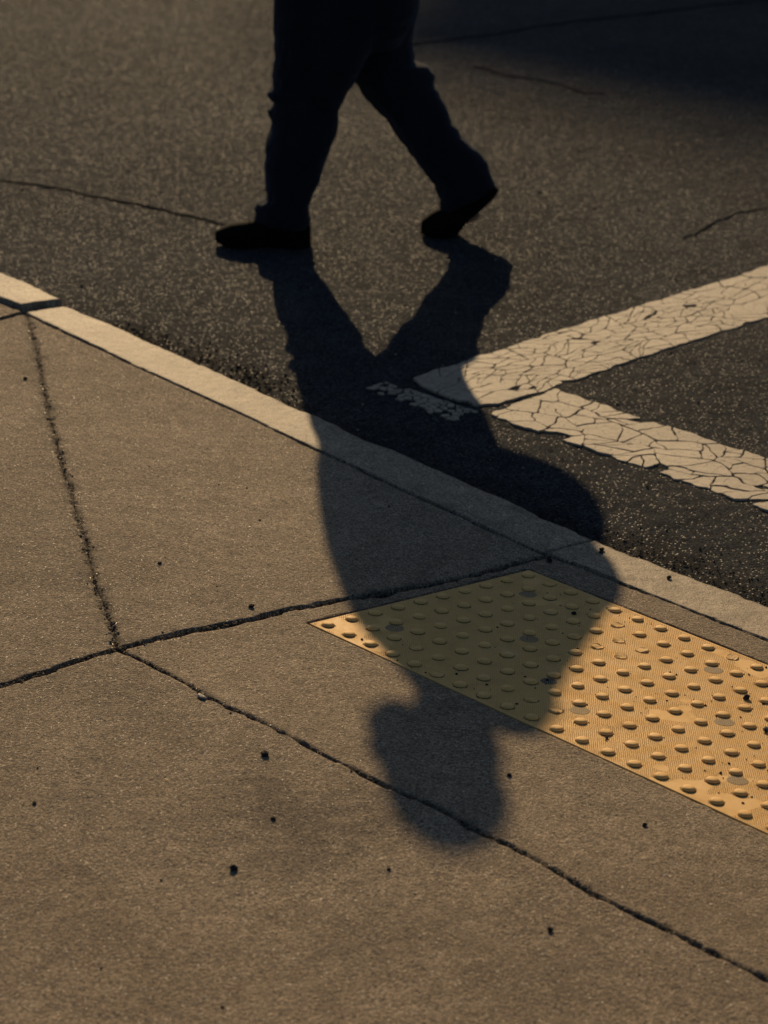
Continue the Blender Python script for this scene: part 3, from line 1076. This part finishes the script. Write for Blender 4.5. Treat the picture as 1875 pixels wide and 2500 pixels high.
def fuse(name, bm, voxel, mat_, parent=None, smooth_it=4, wrinkle=None):
    """weld overlapping shapes into one continuous surface and fold the cloth"""
    bmesh.ops.recalc_face_normals(bm, faces=bm.faces)
    me = bpy.data.meshes.new(name + '_raw')
    bm.to_mesh(me)
    bm.free()
    tmp = bpy.data.objects.new(name + '_raw', me)
    COL.objects.link(tmp)
    rm = tmp.modifiers.new('fuse', 'REMESH')
    rm.mode = 'VOXEL'
    rm.voxel_size = voxel
    sm = tmp.modifiers.new('soft', 'SMOOTH')
    sm.factor = 0.5
    sm.iterations = smooth_it
    dg = bpy.context.evaluated_depsgraph_get()
    dg.update()
    out = bpy.data.meshes.new_from_object(tmp.evaluated_get(dg))
    bpy.data.objects.remove(tmp)
    bpy.data.meshes.remove(me)
    out.name = name
    nv = len(out.vertices)
    if wrinkle:
        co = np.empty(nv * 3, np.float32)
        out.vertices.foreach_get('co', co)
        co = co.reshape(-1, 3).astype(float)
        no = np.empty(nv * 3, np.float32)
        out.vertex_normals.foreach_get('vector', no)
        no = no.reshape(-1, 3)
        rel = co - np.array(PO)
        s = rel @ np.array(PR)
        lat = rel @ np.array(PT_)
        co += no * wrinkle(s, lat, rel[:, 2])[:, None]
        out.vertices.foreach_set('co', co.astype(np.float32).ravel())
    out.polygons.foreach_set('use_smooth', np.ones(len(out.polygons), bool))
    out.materials.clear()
    out.update()
    return link(name, out, mat_, parent)


LF, LB = 0.063, -0.063        # lateral places of the front (left) and the rear (right) foot

# body: one continuous figure, mostly covered by the clothes
bm = bmesh.new()
loft(bm, [(0.80, -0.17, 0.12, 0, 0.14), (0.92, -0.17, 0.12, 0, 0.155), (1.05, -0.16, 0.08, 0, 0.14), (1.22, -0.16, 0.07, 0, 0.155), (1.36, -0.14, 0.06, 0, 0.17), (1.44, -0.11, 0.04, 0, 0.15), (1.485, -0.09, 0.02, 0, 0.09)])
tube(bm, [(-0.045, 0, 1.44, 0.060), (-0.085, 0, 1.52, 0.056), (-0.115, 0, 1.60, 0.060)])
ball(bm, (-0.138, 0, 1.680), (0.096, 0.078, 0.104))
ball(bm, (-0.184, 0, 1.602), (0.056, 0.056, 0.070))       # jaw
ball(bm, (-0.065, 0, 1.600), (0.050, 0.060, 0.085))       # nape
ball(bm, (-0.236, 0, 1.636), (0.013, 0.013, 0.022))       # nose
ball(bm, (-0.232, 0, 1.580), (0.012, 0.024, 0.012))       # lips
for sgn in (-1, 1):
    ball(bm, (-0.115, sgn * 0.077, 1.650), (0.018, 0.010, 0.032))   # ears
    ball(bm, (-0.200, sgn * 0.032, 1.678), (0.014, 0.016, 0.010))   # brow over the eyes
    tube(bm, [(-0.02, sgn * 0.17, 1.42, 0.050), (0.13, sgn * 0.225, 1.22, 0.044), (0.280, sgn * 0.238, 1.02, 0.040), (0.12, sgn * 0.22, 0.92, 0.036), (-0.03, sgn * 0.18, 0.88, 0.030)])
    ball(bm, (-0.09, sgn * 0.165, 0.868), (0.052, 0.018, 0.036))    # palm in the pocket
    for q in range(4):
        tube(bm, [(-0.12, sgn * (0.168 - 0.004 * q), 0.888 - 0.014 * q, 0.0095), (-0.160, sgn * 0.158, 0.882 - 0.014 * q, 0.009), (-0.185 + 0.006 * abs(q - 1), sgn * 0.142, 0.872 - 0.013 * q, 0.008)], 10)
    tube(bm, [(-0.07, sgn * 0.155, 0.895, 0.011), (-0.105, sgn * 0.140, 0.905, 0.010), (-0.130, sgn * 0.130, 0.900, 0.009)], 10)
tube(bm, [(-0.06, 0.08, 0.84, 0.080), (-0.165, 0.072, 0.47, 0.055), (-0.195, LF, 0.13, 0.040), (-0.205, LF, 0.07, 0.036)])
tube(bm, [(0.01, -0.08, 0.84, 0.080), (0.16, -0.072, 0.44, 0.055), (0.345, LB, 0.16, 0.040), (0.350, LB, 0.11, 0.036)])
ball(bm, (-0.27, LF, 0.050), (0.11, 0.034, 0.024))
ball(bm, (0.32, LB, 0.065), (0.07, 0.034, 0.03))
person = fuse('person', bm, 0.0075, SKIN, None, 2)
tag(person, 'person in dark trousers and shoes striding left across the road', 'person')


# trousers
def folds(s, lat, h):
    front_leg = (s < -0.03 + (h - 0.48) * 0.1) | (h > 0.7)
    a = 0.0032 * vnoise(s * 0.8 + lat * 0.6, h + s * 0.35, 0.055, 201) + 0.0020 * vnoise(s + lat, h - s * 0.5, 0.026, 202)
    cuff = (1 - sstep(0.09, 0.22, h)) * 0.005 * vnoise(s * 0.4 + lat * 0.4, h, 0.034, 203)
    knee = np.exp(-((h - 0.47) / 0.10) ** 2) * 0.0065 * vnoise(s * 0.5 + lat * 0.3, h + 0.45 * s, 0.040, 204)
    return 1.5 * a + 1.4 * cuff + 1.4 * knee


bm = bmesh.new()
loft(bm, [(0.068, -0.292, -0.146, LF, 0.066), (0.082, -0.312, -0.138, LF, 0.074), (0.105, -0.303, -0.146, LF, 0.074), (0.122, -0.310, -0.138, LF, 0.076), (0.140, -0.303, -0.130, LF, 0.076), (0.152, -0.272, -0.126, LF, 0.074), (0.19, -0.268, -0.112, LF, 0.075),
          (0.247, -0.273, -0.094, LF, 0.079), (0.33, -0.266, -0.068, LF + 0.004, 0.084), (0.392, -0.250, -0.046, LF + 0.006, 0.086), (0.425, -0.265, -0.036, LF + 0.006, 0.088), (0.452, -0.240, -0.026, LF + 0.007, 0.086), (0.474, -0.260, -0.016, LF + 0.008, 0.089), (0.50, -0.240, -0.002, LF + 0.009, 0.090),
          (0.53, -0.241, 0.012, LF + 0.01, 0.093), (0.62, -0.235, 0.06, LF + 0.015, 0.10), (0.72, -0.238, 0.10, LF + 0.02, 0.10), (0.82, -0.236, 0.12, LF + 0.02, 0.10)])
loft(bm, [((0.075, 0.150), 0.276, 0.424, LB, 0.060), ((0.082, 0.160), 0.264, 0.434, LB, 0.066), ((0.110, 0.182), 0.266, 0.424, LB, 0.068), ((0.145, 0.205), 0.254, 0.418, LB, 0.072), ((0.188, 0.235), 0.228, 0.402, LB, 0.076), ((0.242, 0.270), 0.184, 0.374, LB, 0.080), (0.293, 0.145, 0.350, LB - 0.003, 0.084), (0.356, 0.101, 0.300, LB - 0.006, 0.087),
          (0.404, 0.053, 0.280, LB - 0.008, 0.089), (0.451, 0.014, 0.253, LB - 0.009, 0.091), (0.470, 0.0, 0.240, LB - 0.009, 0.092), (0.496, -0.020, 0.244, LB - 0.010, 0.095), (0.520, -0.045, 0.222, LB - 0.012, 0.095), (0.538, -0.06, 0.176, LB - 0.012, 0.094), (0.60, -0.10, 0.180, LB - 0.016, 0.10), (0.70, -0.14, 0.192, LB - 0.02, 0.10), (0.82, -0.16, 0.20, LB - 0.02, 0.10)])
loft(bm, [(0.60, -0.17, 0.14, 0, 0.10), (0.66, -0.225, 0.175, 0, 0.14), (0.75, -0.234, 0.195, 0, 0.168), (0.85, -0.232, 0.198, 0, 0.175), (0.95, -0.215, 0.18, 0, 0.168), (1.0, -0.20, 0.16, 0, 0.16)])
trousers = fuse('trousers', bm, 0.0055, DENIM, person, 1, folds)
trousers['label'] = 'baggy dark navy trousers bunched over the shoes'


# jacket
def puffs(s, lat, h):
    return 0.0045 * vnoise(s + lat * 0.7, h + 0.3 * s, 0.07, 211) + 0.0022 * vnoise(s - lat, h, 0.03, 212)


bm = bmesh.new()
loft(bm, [(0.785, -0.240, 0.185, 0, 0.185), (0.80, -0.248, 0.195, 0, 0.20), (0.88, -0.232, 0.20, 0, 0.20), (0.955, -0.240, 0.21, 0, 0.20), (1.05, -0.252, 0.215, 0, 0.20), (1.18, -0.256, 0.205, 0, 0.205), (1.27, -0.240, 0.185, 0, 0.205), (1.35, -0.212, 0.16, 0, 0.20), (1.42, -0.175, 0.125, 0, 0.17), (1.47, -0.145, 0.09, 0, 0.115), (1.51, -0.135, 0.055, 0, 0.080)])
for sgn in (-1, 1):
    tube(bm, [(-0.035, sgn * 0.165, 1.445, 0.070), (0.065, sgn * 0.205, 1.345, 0.080), (0.195, sgn * 0.238, 1.165, 0.083), (0.288, sgn * 0.242, 1.02, 0.082), (0.15, sgn * 0.225, 0.93, 0.074), (-0.02, sgn * 0.185, 0.88, 0.062)])
ball(bm, (0.030, 0, 1.470), (0.088, 0.155, 0.092))        # hood lying on the upper back
jacket = fuse('jacket', bm, 0.007, JACKET_M, person, 4, puffs)
jacket['label'] = 'dark bulky jacket with both arms bent'

# short hair as a shell over the skull
bm = bmesh.new()
ball(bm, (-0.132, 0, 1.694), (0.104, 0.088, 0.100))
for v in list(bm.verts):
    rel = Vector(v.co) - Vector(pw(-0.132, 0, 1.694))
    s_ = rel.dot(PR)
    if rel.z < 0.012 and s_ < 0.02 or rel.z < -0.055:
        bm.verts.remove(v)
hair_me = bpy.data.meshes.new('hair')
bmesh.ops.recalc_face_normals(bm, faces=bm.faces)
bm.to_mesh(hair_me)
bm.free()
hair_me.polygons.foreach_set('use_smooth', np.ones(len(hair_me.polygons), bool))
hair = link('hair', hair_me, HAIR, person)
so = hair.modifiers.new('thickness', 'SOLIDIFY')
so.thickness = 0.008


# shoes: u from toe (0) to heel, v up
def shoe(toe_s, lat, length, bend, bulk=1.0):
    def place(u, w, v):
        if bend:
            uc, r = 0.105, 0.05
            a = bend * float(sstep(uc - r, uc + r, np.array(u)))
            du = u - uc
            if u > uc:
                u2 = uc + du * math.cos(bend) - v * math.sin(a)
                v2 = du * math.sin(bend) + v * math.cos(a)
            else:
                u2 = u - v * math.sin(a)
                v2 = v * math.cos(a)
            u, v = u2, v2
        else:
            pass
        return pw(toe_s + u, lat + w, v + 0.001)
    seg = 24
    N = 26

    def half(t):
        return 0.050 * (max(0.0, 1 - (1 - min(t / 0.30, 1)) ** 2.4)) ** 0.5 * (1 - 0.22 * math.exp(-((t - 0.58) / 0.16) ** 2)) * (max(0.0, 1 - max(0, (t - 0.86) / 0.14) ** 2.4)) ** 0.5

    def top(t):
        if t < 0.35:
            return bulk * (0.030 + 0.034 * math.sin(min(t / 0.22, 1) * math.pi / 2) + 0.012 * (t / 0.35))
        return 0.076 * bulk + 0.035 * float(sstep(0.35, 0.65, np.array(t)))
    up_v, up_f = [], []
    so_v, so_f = [], []
    ts = [0.004 + (0.996 - 0.004) * (0.5 - 0.5 * math.cos(math.pi * i / (N - 1))) for i in range(N)]
    for t in ts:
        hw = max(half(t), 0.004)
        spring = 0.016 * max(0, 1 - t / 0.24) ** 2 if not bend else 0.006 * max(0, 1 - t / 0.24) ** 2
        for k in range(seg):
            a = 2 * math.pi * k / seg
            w = hw * 0.97 * math.copysign(abs(math.cos(a)) ** 0.8, math.cos(a))
            zz = math.sin(a)
            hgt = top(t) * (0.55 if t > 0.985 or t < 0.006 else 1)
            v = 0.022 + (hgt - 0.022) * max(0, zz) ** 0.85 if zz > 0 else 0.020 + 0.004 * zz
            up_v.append(place(t * length, w, v + spring))
        for k in range(seg):
            a = 2 * math.pi * k / seg
            w = (hw + 0.003) * math.copysign(abs(math.cos(a)) ** 0.45, math.cos(a))
            zz = math.copysign(abs(math.sin(a)) ** 0.45, math.sin(a))
            arch = 0.005 * math.exp(-((t - 0.56) / 0.07) ** 2)
            v = 0.0125 + 0.0125 * zz + (arch if zz < 0 else 0)
            so_v.append(place(t * length, w, v + spring))
    for vv, ff in ((up_v, up_f), (so_v, so_f)):
        for i in range(N - 1):
            for k in range(seg):
                k2 = (k + 1) % seg
                ff.append((i * seg + k, i * seg + k2, (i + 1) * seg + k2, (i + 1) * seg + k))
        ff.append(tuple(reversed(range(seg))))
        ff.append(tuple(range((N - 1) * seg, N * seg)))
    o = link('shoe', mesh_py('shoe', up_v, up_f, True), SHOE_M, person)
    link('sole', mesh_py('sole', so_v, so_f, True), SOLE_M, o)
    # laces across the instep
    lv, lf = [], []
    for i in range(4):
        t = 0.36 + 0.055 * i
        b = len(lv)
        for side in range(7):
            w = (side / 6 - 0.5) * 0.05
            vz = top(t) + 0.002 - 8 * w * w * 0.6
            for (du, dv) in ((-0.003, 0), (0, 0.003), (0.003, 0)):
                lv.append(place(t * length + du, w, vz + dv))
        for side in range(6):
            for k in range(2):
                lf.append((b + side * 3 + k, b + side * 3 + k + 1, b + side * 3 + 3 + k + 1, b + side * 3 + 3 + k))
    link('laces', mesh_py('laces', lv, lf), SHOE_M, o)
    return o


shoe(-0.428, LF, 0.295, 0.0)['label'] = 'front shoe flat on the asphalt'
shoe(0.203, LB, 0.306, math.radians(46), 1.22)['label'] = 'rear shoe bent, heel raised'

# ------------------------------------------------------------------ loose bits
bit_meshes = []
for k in range(6):
    rr = random.Random(90 + k)
    bm = bmesh.new()
    bmesh.ops.create_icosphere(bm, subdivisions=1, radius=1.0)
    for v in bm.verts:
        v.co *= rr.uniform(0.62, 1.12)
        v.co.x *= rr.uniform(0.95, 1.3)
        v.co.z *= 0.75
    me = bpy.data.meshes.new('pebble')
    bm.to_mesh(me)
    bm.free()
    me.materials.append(GRIT_M)
    bit_meshes.append(me)


def top_z(x, y):
    z = float(ground_z(np.array(x), np.array(y)))
    return z


BITS = [
    (0.3971, -0.4827, 0.0085, 'dark clod in a chip of the level slab, just below the diagonal joint'),
    (0.6568, -0.7595, 0.0075, 'largest dark stone on the foreground slab, left of the head shadow'),
    (0.5749, -0.6140, 0.0055, 'dark stone above the largest one on the foreground slab'),
    (0.2827, -0.8627, 0.0050, 'small dark stone near the left edge of the foreground slab'),
    (0.9551, -0.1680, 0.0060, 'dark stone on bare concrete below the yellow mat'),
    (0.6950, -0.2109, 0.0055, 'pair-like dark crumb beside the nape of the head shadow'),
    (-0.1497, -0.0648, 0.0065, 'dark stone just above the cross joint left of the mat'),
    (-1.5303, 0.3668, 0.0065, 'dark stone at the left edge beside the ragged joint'),
    (-0.4116, -0.0839, 0.0045, 'small brown stone in the middle of the sloping slab'),
    (-0.0338, 0.7930, 0.0080, 'dark lump on the kerb stone at the shadow edge'),
    (-0.0233, 0.7780, 0.0060, 'smaller lump touching the dark lump on the kerb stone'),
    (-0.0433, 0.6444, 0.0085, 'dark lump in the corner between mat and kerb'),
    (0.1645, 0.7820, 0.0060, 'lone dark stone on the sunlit kerb stone'),
    (0.6917, 0.3961, 0.0080, 'dark stone lying between domes on the sunlit mat'),
    (0.2103, 0.4518, 0.0060, 'dark stone between domes on the shaded mat'),
    (0.8126, 0.3051, 0.0075, 'dark stone on the mat at the right edge'),
    (1.1013, -0.5343, 0.0055, 'dark stone on the foreground slab near the bottom'),
    (0.8161, -0.5880, 0.0040, 'tiny dark stone below the top of the head shadow'),
]
for k, (x, y, r, lab) in enumerate(BITS):
    o = link('pebble', bit_meshes[k % 6], None, None)
    z = top_z(x, y)
    if -0.03 < x < 1.2 and -0.02 < y < 0.57:
        z = -SLOPE * y - 0.0048
    o.location = (x, y, z + r * 0.45)
    o.scale = (r, r * 0.9, r)
    o.rotation_euler = (random.uniform(-0.3, 0.3), random.uniform(-0.3, 0.3), random.uniform(0, 6.28))
    tag(o, lab, 'pebble', 'dark stones on the pavement')
o = link('concrete_chip', bit_meshes[2].copy(), None, None)
o.data.materials.clear()
o.data.materials.append(PALE_GRIT_M)
o.location = (0.150, -0.4215, Z_TOP + 0.003)
o.scale = (0.012, 0.006, 0.005)
tag(o, 'pale concrete flake at the edge of the diagonal joint', 'stone chip')


def grit(name, pts, mat_, label):
    """pts: x, y, z, r"""
    P = np.array(pts)
    n = len(P)
    base = np.array([(1, 0, 0), (0, 1, 0), (-1, 0, 0), (0, -1, 0), (0, 0, 0.9), (0, 0, -0.6)], float)
    V = base[None] * P[:, None, 3:4] * rng.uniform(0.6, 1.25, (n, 6, 1))
    a = rng.uniform(0, 6.28, n)
    c, s = np.cos(a)[:, None], np.sin(a)[:, None]
    x_ = V[..., 0] * c - V[..., 1] * s
    y_ = V[..., 0] * s + V[..., 1] * c
    V[..., 0], V[..., 1] = x_, y_
    V += P[:, None, :3]
    tri = np.array([(0, 1, 4), (1, 2, 4), (2, 3, 4), (3, 0, 4), (1, 0, 5), (2, 1, 5), (3, 2, 5), (0, 3, 5)])
    T = ((np.arange(n) * 6)[:, None, None] + tri[None]).reshape(-1, 3)
    o = link(name, mesh_np(name, V.reshape(-1, 3), T, False), mat_)
    tag(o, label, 'grit', kind='stuff')


pts = []
for _ in range(260):
    x, y = random.uniform(-2.3, 1.6), random.uniform(-1.6, 0.66)
    pts.append((x, y, top_z(x, y) + 0.0007, min(0.0042, 0.0010 + random.expovariate(1 / 0.0008))))
for line, n, spread in ((J1, 260, 0.010), (J2, 50, 0.014), (J3, 120, 0.008), (KIN, 260, 0.006)):
    for _ in range(n):
        k = random.randrange(len(line) - 1)
        t = random.random()
        x = line[k][0] + (line[k + 1][0] - line[k][0]) * t + random.gauss(0, spread * 0.7)
        y = line[k][1] + (line[k + 1][1] - line[k][1]) * t + random.gauss(0, spread * 0.7)
        if -2.5 < x < 1.8 and -1.7 < y < 0.68:
            pts.append((x, y, top_z(x, y) - 0.003 + random.uniform(-0.003, 0.003), random.uniform(0.0012, 0.0034)))
mid_pts = []
for line, n, spread in ((J2, 420, 0.013), (J3, 260, 0.006), (J1, 300, 0.008)):
    for _ in range(n):
        k = random.randrange(len(line) - 1)
        t = random.random()
        x = line[k][0] + (line[k + 1][0] - line[k][0]) * t + random.gauss(0, spread * 0.7)
        y = line[k][1] + (line[k + 1][1] - line[k][1]) * t + random.gauss(0, spread * 0.7)
        if -2.1 < x < 1.8 and -1.7 < y < 0.68:
            mid_pts.append((x, y, top_z(x, y) - 0.0022 + random.uniform(-0.002, 0.002), random.uniform(0.0014, 0.0040)))
grit('joint_gravel', mid_pts, MID_GRIT_M, 'brownish sand and crumbled concrete lying in the pavement joints')
grit('pavement_grit', pts, GRIT_M, 'fine dark grit scattered over the pavement and in its joints')
pts = []
for _ in range(260):
    u, v = random.uniform(-0.02, 1.22), random.uniform(-0.02, 0.565)
    if random.random() > 0.25 + 0.75 * min(1, u / 0.8):
        continue
    pts.append((u, v * math.cos(ANG), v * math.sin(ANG) + PT + 0.0008, min(0.0042, 0.0009 + random.expovariate(1 / 0.0009))))
for i in range(NX):
    for j in range(NY):
        if random.random() < 0.55:
            for q in range(random.randrange(1, 5)):
                a = random.uniform(0, 6.28)
                u, v = i * PITCH + 0.0138 * math.cos(a), j * PITCH + 0.0138 * math.sin(a)
                pts.append((u, v * math.cos(ANG), v * math.sin(ANG) + PT + 0.0006, random.uniform(0.0007, 0.0019)))
grit('mat_grit', pts, GRIT_M, 'dark crumbs lying between the domes of the yellow mat')
pts = []
for _ in range(2400):
    x = random.uniform(-2.6, 0.9)
    y = 0.845 + abs(random.gauss(0, 0.06))
    if x < -2.2 and random.random() < 0.6:
        continue
    pts.append((x, y, Z_ROAD - 0.003 + random.uniform(0, 0.003), random.uniform(0.0015, 0.0038)))
for (px, py, pr) in [(-2.05, 1.04, 0.05), (-1.93, 1.05, 0.07), (-1.76, 1.03, 0.10), (-1.63, 1.01, 0.10), (-1.52, 1.04, 0.10), (-1.40, 1.0, 0.10)]:
    for _ in range(80):
        pts.append((px + random.gauss(0, pr), max(0.85, py + random.gauss(0, pr * 0.6)), Z_ROAD + random.uniform(-0.002, 0.002), random.uniform(0.0018, 0.0060)))
for _ in range(260):
    x, y = random.uniform(-4.5, 0.5), random.uniform(0.95, 4.5)
    pts.append((x, y, Z_ROAD + 0.002, random.uniform(0.002, 0.0055)))
grit('gutter_grit', pts, GRIT_M, 'dark grit and crumbs gathered in the gutter beside the kerb')
pts = []
for _ in range(300):
    x, y = random.uniform(-4.5, 0.5), random.uniform(0.9, 5.0)
    pts.append((x, y, Z_ROAD + 0.001, random.uniform(0.0015, 0.0040)))
for _ in range(150):
    x, y = random.uniform(-2.2, 1.5), random.uniform(-1.5, 0.6)
    pts.append((x, y, top_z(x, y) + 0.0002, random.uniform(0.0008, 0.0022)))
grit('pale_grit', pts, PALE_GRIT_M, 'pale specks of sand on road and pavement')

# ------------------------------------------------------------------ building across the street (throws the shadow at top right)
BY, BH, BX0, BX1 = 56.0, 34.52, -72.3, -46.0
bld = bpy.data.objects.new('building', None)
COL.objects.link(bld)
bld.location = ((BX0 + BX1) / 2, BY, Z_ROAD)
tag(bld, 'tall building across the street, out of frame, whose roof shades the upper right corner', 'building')


def box_me(name, sx, sy, sz):
    a, b, c = sx / 2, sy / 2, sz / 2
    V = [(-a, -b, -c), (a, -b, -c), (a, b, -c), (-a, b, -c), (-a, -b, c), (a, -b, c), (a, b, c), (-a, b, c)]
    return mesh_py(name, V, [(3, 2, 1, 0), (4, 5, 6, 7), (0, 1, 5, 4), (1, 2, 6, 5), (2, 3, 7, 6), (3, 0, 4, 7)])


W_ = BX1 - BX0
o = link('wall', box_me('wall', W_, 12, BH - 0.4), BRICK_M, bld)
o.location = (0, 6.35, (BH - 0.4) / 2)
o = link('roof_cornice', box_me('roof_cornice', W_ + 0.6, 12.7, 0.4), STONE_M, bld)
o.location = (0, 6.35, BH - 0.2)
win_me = box_me('window', 1.5, 0.16, 1.9)
win_me.materials.append(STONE_M)
pane_me = box_me('pane', 1.3, 0.05, 1.7)
pane_me.materials.append(GLASS_M)
for fl in range(9):
    for k in range(7):
        o = link('window', win_me, None, bld)
        o.location = (-W_ / 2 + 4 + k * (W_ - 8) / 6, 0.31, 2.4 + fl * 3.6)
        pn = link('pane', pane_me, None, o)
        pn.location = (0, -0.075, 0)
far_walk = link('far_pavement', box_me('far_pavement', 300, 7.6, 0.13), CONCRETE)
far_walk.location = (-60, 52.0, Z_ROAD + 0.03)
tag(far_walk, kind='structure')
